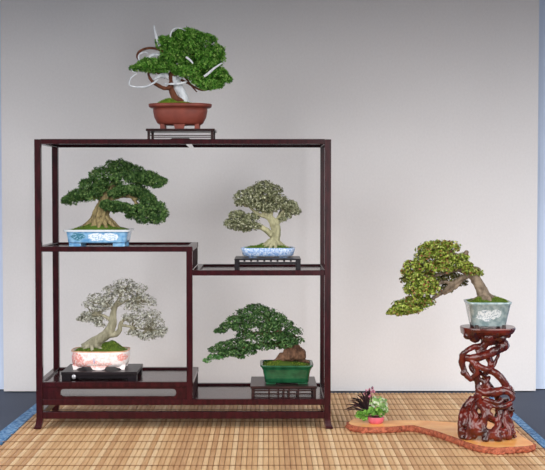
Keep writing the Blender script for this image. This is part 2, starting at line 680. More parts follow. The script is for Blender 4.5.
def twigs(parent, pads, Yc, start, mat, seed=3, per=3, r0=1.0, depth=0.6):
    """thin branches from the trunk into each pad"""
    rnd = random.Random(seed)
    bm = bmesh.new()
    for p in pads:
        yo = p[4] if len(p) > 4 else 0
        st = min(start, key=lambda s: (s[0] - p[0]) ** 2 + (s[1] - p[1]) ** 2)
        for _ in range(per):
            e = (p[0] + rnd.uniform(-.7, .7) * p[2], p[1] + rnd.uniform(-.3, .6) * p[3])
            ye = Yc + yo + rnd.uniform(-depth, depth) * p[2] * SC
            mid = ((st[0] + e[0]) / 2 + rnd.uniform(-3, 3), (st[1] + e[1]) / 2 + rnd.uniform(-1, 3))
            tube(bm, [P(st[0], st[1], Yc, r0 * 1.3), P(mid[0], mid[1], (Yc + ye) / 2, r0 * .9), P(e[0], e[1], ye, r0 * .35)], 5, sub=4)
    return from_bm('branch', bm, mat, parent, True)


M['moss'] = leafmat('moss green', [(0, (58, 84, 24)), (.5, (86, 116, 34)), (1, (128, 150, 58))], 0.9, 0.05)
M['moss_bright'] = leafmat('bright moss green', [(0, (72, 100, 22)), (.5, (110, 140, 36)), (1, (150, 170, 60))], 0.9, 0.05)
M['moss_mixed'] = leafmat('mixed moss', [(0, (40, 60, 18)), (.5, (88, 112, 32)), (1, (150, 168, 62))], 0.9, 0.05)
M['soil'] = plain('dark soil', (60, 48, 34), 0.95, 0.1, nscale=200, var=.4, bump=.5)


def foot_block(name, parent, x0, x1, y0, y1, z0, z1, mat, bev=.0015):
    return box(name, (x0, x1, y0, y1, z0, z1), mat, parent, bev)


def small_table(name, px0, px1, y0, y1, ztop, zbase, label, mat, thick, leg=.008, inset=.004, rail=None, group=None):
    """plain plant table: board, four legs, open rails"""
    x0, x1 = at(px0, 250, y0).x, at(px1, 250, y0).x
    t = thing(name, ((x0 + x1) / 2, (y0 + y1) / 2, zbase), label, 'plant stand', 'plant stands on the rack')
    box('top_board', (x0, x1, y0, y1, ztop - thick, ztop), mat, t)
    for lx_ in (x0 + inset, x1 - inset - leg):
        for ly in (y0 + inset, y1 - inset - leg):
            box('leg', (lx_, lx_ + leg, ly, ly + leg, zbase, ztop - thick + .0005), mat, t, .001)
    return t, x0, x1


# ======================================================================= A: juniper on top of the rack
YA = 0.165
z_top = ZT
zA = at(180, 128.8, YA - .06).z
tA, x0, x1 = small_table('plant_stand', 146.2, 215, YA - .075, YA + .075, zA, z_top,
                         'small dark brown openwork stand on the very top of the rack', M['brown_stand'], .0078, .009, .005)
for i, yy in enumerate((YA - .069, YA + .062)):
    zmid = z_top + (zA - z_top) * .42
    box('rail', (x0 + .012, x1 - .012, yy, yy + .005, zmid - .0015, zmid + .0015), M['brown_stand'], tA, .0008)
    bm = bmesh.new()     # low cusped stretcher
    xm = (x0 + x1) / 2
    zz = z_top
    prism(bm, [(x0 + .012, zz + .001), (xm - .03, zz + .001), (xm - .025, zz + .004), (xm + .025, zz + .004), (xm + .03, zz + .001), (x1 - .012, zz + .001), (x1 - .012, zz + .004), (xm + .034, zz + .004), (xm + .028, zz + .0075), (xm - .028, zz + .0075), (xm - .034, zz + .004), (x0 + .012, zz + .004)], yy, yy + .005)
    from_bm('stretcher', bm, M['brown_stand'], tA)
cA = at(180.3, 115, YA).x
tree = thing('potted_bonsai', (cA, YA, zA), 'twisting juniper with white deadwood in a red-brown oval pot on top of the rack', 'bonsai', 'bonsai on display')
m = Mat('unglazed red clay', 0.5, 0.4)
m.color(m.ramp(m.noise(25, 4), [(.3, (112, 52, 42)), (.7, (136, 66, 52))]))
M['clay'] = m.m
zr, zk, zb = at(180, 104.3, YA).z, at(180, 108, YA).z, at(180, 125.2, YA).z
mp = mpp(YA)
bm = bmesh.new()
H = zk - zb
loft(bm, cA, YA, [(zb, 20 * mp, .048), (zb + H * .12, 23 * mp, .054), (zb + H * .45, 25.8 * mp, .060), (zb + H * .8, 27 * mp, .063), (zk - .001, 27 * mp, .063), (zk, 29.8 * mp, .070), (zk + .004, 31.2 * mp, .073), (zr, 31.4 * mp, .0735), (zr, 29 * mp, .067), (zr - .008, 28 * mp, .064)], 2.5, 72)
pot = from_bm('pot', bm, M['clay'], tree, True)
for fx in (-17, 17):
    for fy in (-.036, .022):
        foot_block('pot_foot', pot, cA + fx * mp - .008, cA + fx * mp + .008, YA + fy, YA + fy + .016, zA, zb + .003, M['clay'])
bm = bmesh.new()
w = 6 * mp
prism(bm, [(cA - w, zb + .004), (cA - w * .7, zA), (cA + w * .7, zA), (cA + w, zb + .004)], YA - .048, YA - .038)
from_bm('pot_foot', bm, M['clay'], pot)
moss(tree, cA, YA, zr - .005, 28 * mp, .063, .015, 2.5, M['moss_bright'], 1, 1700, hump=(-.05, .02, .04))
M['live_vein'] = bark('reddish juniper bark', (62, 34, 24), (120, 74, 54), 80)
M['deadwood'] = bark('bleached deadwood', (180, 184, 192), (230, 233, 238), 60, rough=.7, bump=.3)
bm = bmesh.new()
limb(bm, YA, [(183, 103, 4.6), (176, 99, 3.6), (171.5, 90, 2.8), (171.5, 82, 2.8), (174, 74, 2.6), (180, 66, 2.2), (188, 55, 1.6)])
limb(bm, YA - .006, [(172, 86, 2.4), (166, 88.5, 2.0), (158, 85.5, 1.9), (151.5, 80.5, 1.7), (148.5, 74, 1.4), (152, 68, 1)])
limb(bm, YA, [(172, 80, 3), (171, 75, 3.2), (174, 72, 2.5)])
trunk = melt('trunk', bm, .0016, M['live_vein'], tree, 3, .0012, .012)
bm = bmesh.new()
limb(bm, YA, [(161, 58, 1), (164, 53, 1.5), (158, 49.2, 1.4), (148, 48.2, 1.3), (139.5, 51.5, 1.3), (137.2, 57, 1.1), (140.5, 60.8, 1)], sub=8)
from_bm('branch', bm, M['live_vein'], trunk, True)
bm = bmesh.new()
limb(bm, YA + .004, [(185.5, 103, 4.5), (183.5, 96, 4.2), (179, 88, 4.2), (175, 80, 4.4), (168, 76, 3.4), (160, 76, 2.2), (152, 81, 1)])
limb(bm, YA + .006, [(180, 92, 2.5), (177, 83, 2.5), (184, 74, 1.8), (191, 62, 1.5), (186, 56, 1.2)])
limb(bm, YA - .02, [(164.5, 83.5, .5), (170, 84, 1.0), (178, 83.8, 1.4), (186, 82, 1.0), (187, 80.8, .6)])
deadwood = melt('deadwood_trunk', bm, .0016, M['deadwood'], tree, 2, .0014, .01)
for pts in ([(158, 79.5, .9), (152, 84, 1.1), (145, 86.8, 1.1), (135, 86.8, .9), (129.5, 84.5, .8), (131, 78, .8), (136, 74, .6), (133, 71.5, .4), (131, 69, .25)],
            [(160, 55, 1.5), (153, 55, 1.7), (146, 59.5, 1.4), (141, 61.2, 1.0), (138.6, 58, .8), (140, 54, .8), (145, 52.2, .6), (148, 53.5, .4)],
            [(159.5, 46, 1.6), (156, 35, 1.3), (154, 25.5, .8)],
            [(170, 39, .7), (171.5, 31.5, .8), (176, 28, .7), (181, 28.5, .5), (186, 31, .3)],
            [(204, 76.5, 1.0), (207, 74.5, 1.3), (214, 68.5, 1.1), (222, 63, .7)],
            [(186, 57, 1.2), (190, 60, 1.1), (193, 63.5, .7)]
            ):
    bm = bmesh.new()
    limb(bm, YA - (.06 if pts[0][0] > 180 else .03), pts, sub=8)
    from_bm('deadwood_branch', bm, M['deadwood'], deadwood, True)
bm = bmesh.new()
for pts in ([(176, 78, 1.2), (186, 82, 1.2), (196, 88, 1), (204, 90.5, .7), (212, 88, .4)], [(180, 70, 1.4), (186, 78, 1.2), (190, 84, 1), (197, 92, .5)], [(178, 72, 1.2), (194, 78, 1), (206, 84, .7)], [(165, 78, 1), (156, 72, .8), (148, 68, .5)], [(182, 62, 1.2), (178, 52, .8), (176, 46, .5)], [(184, 60, 1.2), (196, 52, .8), (204, 50, .5)]):
    limb(bm, YA + .005, pts, 6)
from_bm('branch', bm, M['live_vein'], trunk, True)
M['leaf_a'] = leafmat('juniper green', [(0, (36, 82, 22)), (.4, (80, 142, 44)), (.75, (126, 184, 74)), (1, (178, 216, 116))])
for i, pads in enumerate(([(187, 36.5, 15, 7), (180, 38, 10, 6, .02), (194, 38, 11, 7, .03)],
                          [(167, 43, 12, 6, -.01), (163, 47, 7, 4), (174, 46, 10, 6, .01)],
                          [(205, 42, 13, 7.5, .01), (193, 47, 12, 6, -.03), (187, 50, 18, 12, .03)],
                          [(215, 53, 10, 7, -.01), (218, 60, 6, 7, .01), (204, 56, 10, 5, -.035), (205, 62, 14, 12, .03)],
                          [(173, 56.5, 14, 6, -.035), (181, 60, 12, 5, -.02), (170, 60, 12, 5, .01)],
                          [(151, 65.5, 15, 6.5, -.02), (139, 68.5, 7, 3.5), (167, 67.5, 9, 5, -.03), (157, 69, 15, 4.5, .01), (133, 68, 4, 2)],
                          [(188, 72, 14, 5, -.04), (180, 70, 10, 4, -.02), (197, 79.5, 8, 4, -.02), (192, 68, 14, 5, .02)],
                          [(208, 65.5, 11, 5, -.03), (198, 67, 9, 4, -.01)],
                          [(217, 74, 11, 6, -.01), (226, 79, 6, 3.2, 0), (209, 76, 12, 7, .02), (229, 80, 3, 2)],
                          [(208, 85, 11, 5, -.01), (216, 84, 8, 4, .01), (202, 84, 7, 3.5, .01)])):
    foliage(tree, pads, YA, 1900 + 260 * len(pads), 'needle', .0085, M['leaf_a'], seed=10 + i, clump=5.2, shell=.4, up=.35)

# ======================================================================= B: cypress in the blue rectangular pot
YB = 0.155
zB = ML - REC
cB = at(99.5, 240, YB).x
tree = thing('potted_bonsai', (cB, YB, zB), 'thick trunked dark green bonsai in a blue and white rectangular pot on upper left shelf', 'bonsai', 'bonsai on display')


def painted(name, base, base2, spots, paint, scale, amount=.5, rough=.15, spots_scale=.012):
    """glazed ware: mottled ground, soft hand-painted shapes on the faces"""
    m = Mat(name, rough, .5, .3)
    col = m.ramp(m.noise(scale, 3), [(amount - .12, base), (amount + .12, base2)])
    if spots:
        sp = m.n('ShaderNodeSeparateXYZ')
        m.link(m.obj(), sp.inputs[0])
        wob = m.math('MULTIPLY', m.math('SUBTRACT', m.noise(110, 3), .5), 1.6)
        for (x, z, rx, rz, c) in spots:
            dx = m.math('DIVIDE', m.math('SUBTRACT', sp.outputs[0], x), rx)
            dz = m.math('DIVIDE', m.math('SUBTRACT', sp.outputs[2], z), rz)
            d2 = m.math('ADD', m.math('MULTIPLY', dx, dx), m.math('MULTIPLY', dz, dz))
            d2 = m.math('ADD', d2, wob)
            mk = m.n('ShaderNodeMapRange')
            mk.inputs['From Min'].default_value = 1.0
            mk.inputs['From Max'].default_value = .75
            m.link(d2, mk.inputs['Value'])
            fine = m.ramp(m.noise(260, 2), [(.38, tuple(paint)), (.5, c)])
            col = m.mix(mk.outputs[0], col, fine)
    m.color(col)
    return m


zr, zb = at(99, 229.9, YB - .075).z, at(99, 243.2, YB - .07).z
mp = mpp(YB - .07)
Hh = zr - zb
zm = (zr + zb) / 2 - zB
potB = painted('blue and white glaze', (100, 154, 202), (146, 190, 222),
               [(-.062, zm, .024, .014, (60, 120, 140)), (.0, zm - .002, .03, .014, (236, 242, 250)), (.045, zm - .001, .03, .014, (236, 242, 250))], (150, 190, 220), 60).m
M['white_glaze'] = plain('white glaze', (226, 232, 238), .15, .5, .3, var=.03)
bm = bmesh.new()
loft(bm, cB, YB, [(zb, 28 * mp, .062), (zb + .003, 29.3 * mp, .066), (zr - .007, 31 * mp, .071)], 12, 96)
pot = from_bm('pot', bm, potB, tree, False)
bm = bmesh.new()
loft(bm, cB, YB, [(zr - .007, 31 * mp, .071), (zr - .0065, 33.2 * mp, .075), (zr, 33.8 * mp, .0765), (zr, 31 * mp, .071), (zr - .006, 30 * mp, .068)], 12, 96)
o = from_bm('pot_rim', bm, M['white_glaze'], pot)
o['label'] = 'white glazed rim'
for s1 in (-1, 1):
    for s2 in (-1, 1):
        bm = bmesh.new()
        xa = cB + s1 * 28 * mp
        xb = cB + s1 * 16 * mp
        yy = YB + s2 * .060
        xs = sorted((xa, xb))
        add_box(bm, xs[0], xs[1], min(yy, yy - s2 * .014), max(yy, yy - s2 * .014), zB, zb + .002)
        from_bm('pot_foot', bm, potB, pot)
moss(tree, cB, YB, zr - .004, 30 * mp, .067, .018, 9, M['moss'], 2, 2000, hump=(-.01, .012, .07))
M['bark_tan'] = bark('pale fluted bark', (66, 54, 34), (158, 142, 100), 70, (1.6, 1.6, .3))
bm = bmesh.new()
limb(bm, YB, [(100, 230, 12.5), (100, 223, 10.5), (101, 214, 8), (104, 204, 6.2), (108, 195, 5), (112, 187, 4), (116, 178, 2.5), (118, 170, 1.5)], 20, ridge=.14, lobes=7)
for a, (ex, ey, yo) in enumerate(((84, 229, -.02), (90, 230, -.04), (98, 230.5, -.05), (107, 230, -.045), (115, 229, -.03), (119, 228, 0), (82, 228, .02), (112, 228, .04))):
    limb(bm, YB, [(101 + (ex - 101) * .15, 214, 2.5, yo * .3), (101 + (ex - 101) * .55, 221, 2.6, yo * .7), (ex, ey, 1.6, yo)], 8)
limb(bm, YB, [(106, 200, 3.5), (116, 197, 2.6), (126, 196, 2), (138, 199, 1.4)])
limb(bm, YB, [(107, 204, 2), (101, 199, 2), (90, 198, 1.3), (76, 200, .7)])
limb(bm, YB, [(111, 190, 2.5), (122, 190, 2), (132, 197, 1.8), (140, 208, 1.4), (150, 214, .8)])
trunk = melt('trunk', bm, .0018, M['bark_tan'], tree, 2, .0022, .01)
M['leaf_b'] = leafmat('cypress green', [(0, (38, 68, 34)), (.5, (74, 112, 56)), (.85, (108, 142, 78)), (1, (142, 168, 102))])
for i, pads in enumerate(([(118, 169, 16, 8), (105, 177, 16, 9, -.01), (132, 173, 14, 7.5), (124, 179, 16, 6, -.02), (110, 184, 12, 5)],
                          [(146, 178, 13, 6), (155, 182, 10, 6), (162, 181.5, 5, 3), (141, 183, 8, 4)],
                          [(92, 187, 13, 8), (80, 196, 13, 6), (70, 200, 9, 4), (66, 202, 5, 2.5), (90, 196, 11, 5, -.01), (101, 190, 10, 6)],
                          [(122, 191, 9, 4.5, -.03), (130, 190, 10, 4.5, -.025), (114, 194, 6, 4, -.035), (140, 194, 10, 5, .01), (147, 199, 9, 5)],
                          [(115, 207, 11, 4.5, -.03), (106, 205, 6, 4, -.03), (124, 208, 7, 4, -.02)],
                          [(138, 211, 12, 6, -.01), (152, 208, 13, 8), (158, 214, 10, 7), (145, 218, 12, 5), (131, 215, 6, 4), (157, 220, 9, 3.5)])):
    foliage(tree, pads, YB, 1900 + 300 * len(pads), 'needle', .0085, M['leaf_b'], seed=30 + i)

# ======================================================================= C: small olive tree, right shelf
YC = 0.15
zC = MR - REC
zCt = at(267, 258.9, .045).z
tC, x0, x1 = small_table('plant_stand', 234.2, 301, .045, .215, zCt, zC, 'long low black stand with a row of square openings on the right middle shelf', M['ebony'], .0045, .013, .001)
for yy in (.048,):
    zlo = zCt - .0175
    box('rail', (x0 + .002, x1 - .002, yy, yy + .006, zlo, zlo + .007), M['ebony'], tC, .0005)
    nb = 9
    for k in range(nb + 1):
        xx = x0 + .012 + (x1 - x0 - .024) * k / nb
        box('lattice_bar', (xx - .0035, xx + .0035, yy, yy + .006, zlo + .008, zCt - .004), M['ebony'], tC, .0004)
for xx in (x0 + .002, x1 - .008):
    box('rail', (xx, xx + .006, .05, .208, zCt - .0175, zCt - .009), M['ebony'], tC, .0005)
cC = at(268, 250, YC).x
tree = thing('potted_bonsai', (cC, YC, zCt), 'grey-green twin branched bonsai in a shallow pale blue patterned pot on right shelf', 'bonsai', 'bonsai on display')
mp = mpp(YC)
zr, zb = at(268, 248, YC - .05).z, zCt + .0045
potC = painted('blue scrollwork glaze', (112, 150, 204), (204, 216, 232), None, (0, 0, 0), 190, .5).m
bm = bmesh.new()
loft(bm, cC, YC, [(zb, 23.5 * mp, .050), (zb + .004, 25.3 * mp, .055), (zr - .012, 26.6 * mp, .058), (zr, 27.2 * mp, .059), (zr, 25.5 * mp, .055), (zr - .006, 25 * mp, .053)], 4, 80)
pot = from_bm('pot', bm, potC, tree, True)
for fx in (-15, 15):
    for fy in (-.04, .03):
        foot_block('pot_foot', pot, cC + fx * mp - .014, cC + fx * mp + .014, YC + fy, YC + fy + .012, zCt, zb + .001, potC)
moss(tree, cC, YC, zr - .004, 25 * mp, .053, .017, 4, M['moss'], 3, 1400)
M['bark_green'] = bark('pale green grey bark', (112, 110, 82), (178, 174, 140), 50)
bm = bmesh.new()
limb(bm, YC, [(273, 247, 6), (274.5, 240, 5.2), (276, 232, 4.8), (274, 224, 4.5), (269, 217, 3.4), (263, 210, 2.2), (258, 202, 1.4)], 14, ridge=.1)
limb(bm, YC, [(275, 226, 4), (280, 217, 2.6), (284, 210, 1.8), (288, 204, 1)])
limb(bm, YC - .01, [(272, 235, 3.5), (266, 230, 3), (258, 225.5, 2.4), (250, 223, 1.6), (240, 222, .8)])
limb(bm, YC, [(269, 218, 2.2), (258, 214, 1.8), (252, 209, 1.4), (246, 204, .9)])
limb(bm, YC, [(270, 218, 2), (272, 208, 1.8), (268, 196, 1.2)])
for ex, ey, yo in ((257, 249.5, -.02), (262, 250, -.035), (269, 250, -.045), (277, 250, -.04), (286, 249.5, -.02), (291, 249, 0), (260, 248, .03), (284, 248, .03)):
    limb(bm, YC, [(273 + (ex - 273) * .15, 240, 2.4, yo * .3), (273 + (ex - 273) * .5, 245, 2.3, yo * .7), (ex, ey, 1.2, yo)], 8)
trunk = melt('trunk', bm, .0016, M['bark_green'], tree, 3, .0016, .012)
M['leaf_c'] = leafmat('silvery olive leaf', [(0, (80, 86, 56)), (.4, (124, 128, 92)), (.75, (166, 168, 134)), (1, (206, 206, 178))])
allp = []
for i, pads in enumerate(([(264, 187, 12, 6.5), (255, 191, 11, 6, .01), (274, 191, 10, 6), (264, 196, 15, 6, -.015)],
                          [(242, 197, 8, 7), (250, 200, 11, 6, -.01), (240, 203, 6, 4), (258, 205, 12, 4.5, -.01)],
                          [(276, 200, 13, 6), (270, 208, 11, 4.5, -.01), (284, 205, 10, 6), (264, 210, 10, 3.5)],
                          [(290, 206, 9, 6), (295, 211, 5.5, 5), (286, 214, 8, 5, .01), (282, 219, 6, 3)],
                          [(238, 216, 9, 6), (230, 223, 7, 5), (242, 223, 11, 6, -.01), (251, 218, 9, 5), (254, 226, 8, 4, -.01), (236, 228, 7, 3), (246, 230, 6, 2.5)])):
    foliage(tree, pads, YC, 1400 + 300 * len(pads), 'leaf', .0075, M['leaf_c'], seed=50 + i, shell=.4, lump=.4, freq=34, clump=3.2)
    allp += pads
twigs(trunk, allp, YC, [(263, 206), (270, 205), (284, 210), (250, 223), (248, 206), (258, 225)], M['bark_green'], 5, 3, .8)

# ======================================================================= D: silver-leaved tree, lower left
YD = 0.15
zD = LL - REC
zDt = at(100, 372, .05).z
tD, x0, x1 = small_table('plant_stand', 60, 136.5, .05, .235, zDt, zD, 'low black lacquered stand with a silver stud on the lower left shelf', M['ebony'], .011, .03, .002)
box('rail', (x0 + .03, x1 - .03, .055, .063, zD + .010, zDt - .010), M['ebony'], tD, .0005)
box('rail', (x0 + .03, x1 - .03, .222, .230, zD + .010, zDt - .010), M['ebony'], tD, .0005)
bm = bmesh.new()
c = at(73.8, 376.8, .05)
blob(bm, Vector((c.x, .050, c.z)), (.0075, .004, .0085))
m = Mat('worn silver', .35)
m.b.inputs['Metallic'].default_value = .6
m.color(m.ramp(m.noise(200, 2), [(.3, (150, 150, 156)), (.7, (206, 206, 210))]))
o = from_bm('stud', bm, m.m, tD, True)
o['label'] = 'round silver stud'
cD = at(101, 360, YD).x
tree = thing('potted_bonsai', (cD, YD, zDt), 'silver-grey leaved bonsai in a white and pink painted pot on lower left shelf', 'bonsai', 'bonsai on display')
mp = mpp(YD)
zr, zb = at(101, 352, YD - .06).z, at(101, 367, YD - .06).z
zm = (zr + zDt) / 2 - zDt
potD = painted('white glaze with pink painting', (240, 232, 230), (228, 200, 196),
               [(-.075, zm + .004, .026, .026, (226, 146, 138)), (-.055, zm - .012, .02, .010, (228, 156, 148)), (-.02, zm - .004, .026, .008, (230, 170, 162)), (.02, zm - .010, .03, .005, (232, 176, 168)), (.08, zm + .012, .018, .013, (226, 148, 140)), (-.014, zm + .002, .004, .009, (176, 156, 186)), (.0, zm - .018, .05, .004, (228, 164, 156))], (242, 226, 222), 90, .56).m
bm = bmesh.new()
loft(bm, cD, YD, [(zb, 26 * mp, .060), (zb + .012, 28 * mp, .066), (zb + .03, 28.6 * mp, .068), (zr - .006, 28.2 * mp, .067), (zr, 28.8 * mp, .068), (zr, 27 * mp, .063), (zr - .006, 26.5 * mp, .061)], 3.6, 80)
pot = from_bm('pot', bm, potD, tree, True)
M['gold_rim'] = plain('thin tan rim', (196, 150, 112), .3)
bm = bmesh.new()
loft(bm, cD, YD, [(zr - .001, 28.9 * mp, .0685), (zr + .002, 28.9 * mp, .0685), (zr + .002, 27 * mp, .063), (zr - .001, 27 * mp, .063)], 3.6, 80, False, False)
from_bm('pot_rim', bm, M['gold_rim'], pot)
# four cloud feet
for s1 in (-1, 1):
    for s2 in (-1, 1):
        bm = bmesh.new()
        a, bb = cD + s1 * 26.5 * mp, cD + s1 * 17 * mp
        pts = [(a, zb + .006), (a - s1 * .004, zDt), (a - s1 * .014, zDt), (a - s1 * .02, zDt + .005), (bb, zb - .003), (bb - s1 * .006, zb + .006)]
        yy = YD + s2 * .05
        prism(bm, pts, min(yy, yy - s2 * .012), max(yy, yy - s2 * .012))
        from_bm('pot_foot', bm, potD, pot)
bm = bmesh.new()
pts = [(cD - 8.5 * mp, zb + .006), (cD - 6 * mp, zDt + .003), (cD - 2.5 * mp, zDt), (cD + 2.5 * mp, zDt), (cD + 6 * mp, zDt + .003), (cD + 8.5 * mp, zb + .006)]
prism(bm, pts, YD - .062, YD - .05)
from_bm('pot_foot', bm, potD, pot)
moss(tree, cD, YD, zr - .003, 26.8 * mp, .062, .022, 3.6, M['moss_mixed'], 4, 1800, hump=(.05, .020, .035))
M['bark_grey'] = bark('smooth grey olive bark', (92, 88, 70), (158, 154, 132), 45)
bm = bmesh.new()
limb(bm, YD, [(86, 350, 7.5), (93, 344, 6.2), (101, 338.5, 5.3), (108, 332.5, 5), (112.5, 324, 4.3), (113, 315, 3.4), (115, 307, 2.6), (119, 299, 1.8), (123, 290, 1.1)], 14)
limb(bm, YD, [(109, 334, 4), (115, 334.5, 3), (119.5, 330, 2.6), (120.5, 324, 2), (125, 319, 1.4), (134, 316, .8)])
limb(bm, YD, [(112, 322, 2.2), (106, 317, 1.6), (98, 314, 1.1), (90, 316, .7)])
limb(bm, YD, [(114, 310, 2), (106, 303, 1.4), (96, 301, .9)])
limb(bm, YD, [(116, 306, 1.8), (126, 301, 1.3), (138, 298, .9), (148, 302, .6)])
limb(bm, YD, [(121, 325, 1.5), (132, 327, 1.2), (146, 330, .8), (156, 334, .5)])
for ex, ey, yo in ((78, 351, -.01), (82, 353, -.03), (92, 353, -.04), (103, 351, -.03), (110, 349, -.01), (84, 350, .03), (100, 349, .03)):
    limb(bm, YD, [(92, 344, 2.6, yo * .2), (92 + (ex - 92) * .6, 347.5, 2.2, yo * .7), (ex, ey, 1, yo)], 8)
trunk = melt('trunk', bm, .0016, M['bark_grey'], tree, 3, .0012, .012)
M['leaf_d'] = leafmat('silver grey leaf', [(0, (116, 116, 102)), (.4, (160, 160, 146)), (.75, (194, 194, 182)), (1, (222, 222, 212))])
allp = []
for i, pads in enumerate(([(125, 284, 13, 5.5), (112, 289, 11, 4), (138, 289, 12, 6), (124, 292, 14, 5, -.01)],
                          [(96, 299, 10, 6), (88, 304, 7, 4), (106, 303, 11, 5, -.01), (100, 309, 10, 4), (110, 296, 9, 4)],
                          [(87, 317, 9, 5.5), (80, 319, 4, 3), (97, 320, 8, 4), (100, 325, 6, 2.5)],
                          [(128, 300, 13, 6), (142, 299, 12, 6), (151, 303, 7, 5), (134, 307, 12, 5, -.01)],
                          [(140, 316, 13, 6), (128, 319, 9, 5), (152, 315, 9, 6), (158, 324, 8, 6), (146, 324, 13, 5, -.01)],
                          [(134, 333, 9, 3), (146, 336, 10, 4.5), (158, 334, 8, 5), (163, 331, 5, 5)])):
    foliage(tree, pads, YD, 520 + 110 * len(pads), 'leaf', .0075, M['leaf_d'], seed=70 + i, shell=.3, lump=.5, freq=40, clump=3.0)
    allp += pads
twigs(trunk, allp, YD, [(113, 308), (119, 299), (123, 290), (106, 303), (98, 314), (126, 301), (138, 298), (125, 319), (132, 327), (146, 330)], M['bark_grey'], 6, 6, .65)

# ======================================================================= E: dark green tree, lower right
YE = 0.122
zE = LRt - REC
zEt = at(284, 386.3, .03).z
tE, x0, x1 = small_table('plant_stand', 250.3, 317.3, .03, .235, zEt, zE, 'dark brown openwork stand on the lower right shelf under the green pot', M['brown_stand'], .0085, .010, .003)
for yy in (.035, .221):
    hgt = zEt - .0085 - zE
    for fz in (.50, .82):
        box('rail', (x0 + .01, x1 - .01, yy, yy + .006, zE + hgt * fz - .0018, zE + hgt * fz + .0018), M['brown_stand'], tE, .0006)
    box('rail', (x0 + .01, x1 - .01, yy, yy + .006, zE + .001, zE + .006), M['brown_stand'], tE, .0006)
    for fx in (.28, .42, .5, .58, .72):
        xx = x0 + (x1 - x0) * fx
        box('lattice_bar', (xx - .003, xx + .003, yy + .0005, yy + .0055, zE + .005, zEt - .007), M['brown_stand'], tE, .0005)
for xx in (x0 + .004, x1 - .010):
    box('rail', (xx, xx + .006, .045, .23, zE + .012, zE + .017), M['brown_stand'], tE, .0006)
cE = at(286.5, 374, YE).x
tree = thing('potted_bonsai', (cE, YE, zEt), 'dark green left-sweeping bonsai in a glossy green rectangular pot on lower right shelf', 'bonsai', 'bonsai on display')
m = Mat('green glaze', .2, .5, .2)
m.color(m.ramp(m.noise(40, 4), [(.3, (16, 62, 40)), (.7, (32, 92, 58))]))
M['green_glaze'] = m.m
yf_ = YE - .065
mp = mpp(yf_)
zr, zb = at(286, 365.6, yf_).z, zEt + .0045
bm = bmesh.new()
Hh = zr - zb
loft(bm, cE, YE, [(zb, 21.5 * mp, .053), (zb + .003, 22.3 * mp, .056), (zb + Hh * .3, 22.8 * mp, .058), (zb + Hh * .7, 24.2 * mp, .062), (zb + Hh * .86, 25.8 * mp, .067), (zb + Hh * .93, 26.9 * mp, .071), (zr, 27 * mp, .0715), (zr, 24.6 * mp, .064), (zr - .008, 24 * mp, .062)], 9, 96)
pot = from_bm('pot', bm, M['green_glaze'], tree, True)
for s1 in (-1, 1):
    for s2 in (-1, 1):
        xs = sorted((cE + s1 * 21 * mp, cE + s1 * 11 * mp))
        ysd = sorted((YE + s2 * .052, YE + s2 * .036))
        foot_block('pot_foot', pot, xs[0], xs[1], ysd[0], ysd[1], zEt, zb + .002, M['green_glaze'])
moss(tree, cE, YE, zr - .006, 24.2 * mp, .063, .020, 9, M['moss_mixed'], 5, 1700)
M['bark_brown'] = bark('rough brown bark', (52, 36, 28), (122, 90, 70), 60)
bm = bmesh.new()
blob(bm, at(299, 354.5, YE), 7.6 * SC, 3)
blob(bm, at(290, 354, YE - .006), 8 * SC, 3)
blob(bm, at(283, 357.5, YE), 5.5 * SC, 3)
blob(bm, at(294, 348, YE), 6.5 * SC, 3)
limb(bm, YE, [(292, 356, 8), (289, 346, 6), (282, 336, 3.8), (274, 328, 2.8), (266, 318, 1.8), (258, 310, 1)])
limb(bm, YE, [(288, 346, 4), (274, 344, 2.6), (258, 345, 1.8), (240, 348, 1.2), (222, 353, .7)])
limb(bm, YE, [(284, 338, 2.5), (268, 334, 1.8), (250, 333, 1.4), (232, 328, .9)])
limb(bm, YE, [(286, 340, 2), (292, 336, 1.5), (298, 338, .8)])
limb(bm, YE, [(283, 357, 3), (277, 359.5, 2), (272, 361.5, 1)])
limb(bm, YE, [(300, 358, 3), (306, 361, 2), (309, 363, 1)])
trunk = melt('trunk', bm, .0018, M['bark_brown'], tree, 3, .0035, .014)
M['leaf_e'] = leafmat('deep green leaf', [(0, (28, 56, 28)), (.45, (56, 94, 46)), (.8, (90, 126, 70)), (1, (130, 160, 102))], .4)
M['leaf_e2'] = leafmat('fresh green leaf', [(0, (50, 104, 48)), (.5, (84, 140, 70)), (1, (130, 176, 104))], .4)
for i, pads in enumerate(([(256, 308, 12, 4.5), (247, 313, 13, 5), (266, 312, 11, 5), (257, 318, 15, 5, -.01)],
                          [(236, 320, 12, 4.5), (228, 326, 10, 4), (220, 331, 8, 3, 0), (240, 327, 12, 4.5, -.01), (252, 324, 9, 5)],
                          [(276, 318, 11, 6), (284, 325, 11, 6), (292, 332, 10, 6), (299, 340, 6, 4), (272, 326, 13, 6, -.02), (264, 328, 10, 6)],
                          [(284, 337, 11, 6, -.02), (272, 338, 13, 6, -.01), (260, 337, 13, 6), (276, 345, 10, 4.5), (292, 343, 8, 4, -.04), (286, 345, 8, 3.5, -.045), (262, 346, 11, 5, -.01), (291, 341, 6, 4, -.03)],
                          [(246, 335, 11, 5), (236, 343, 12, 5), (224, 346, 11, 5), (215, 350, 8, 4), (246, 346, 10, 5, -.01), (250, 352, 9, 4)],
                          [(236, 352, 11, 4.5), (226, 353, 9, 4), (241, 357, 5, 2)])):
    foliage(tree, pads, YE, 1300 + 330 * len(pads), 'leaf', .0072, M['leaf_e'], seed=90 + i, shell=.4, lump=.45, freq=36, clump=3.0)
o = foliage(tree, [(213, 357, 7, 3), (207, 360.5, 5, 2.4), (220, 357, 5, 3)], YE, 560, 'leaf', .0072, M['leaf_e2'], seed=99, shell=.3)
o['label'] = 'lighter green branch tip'

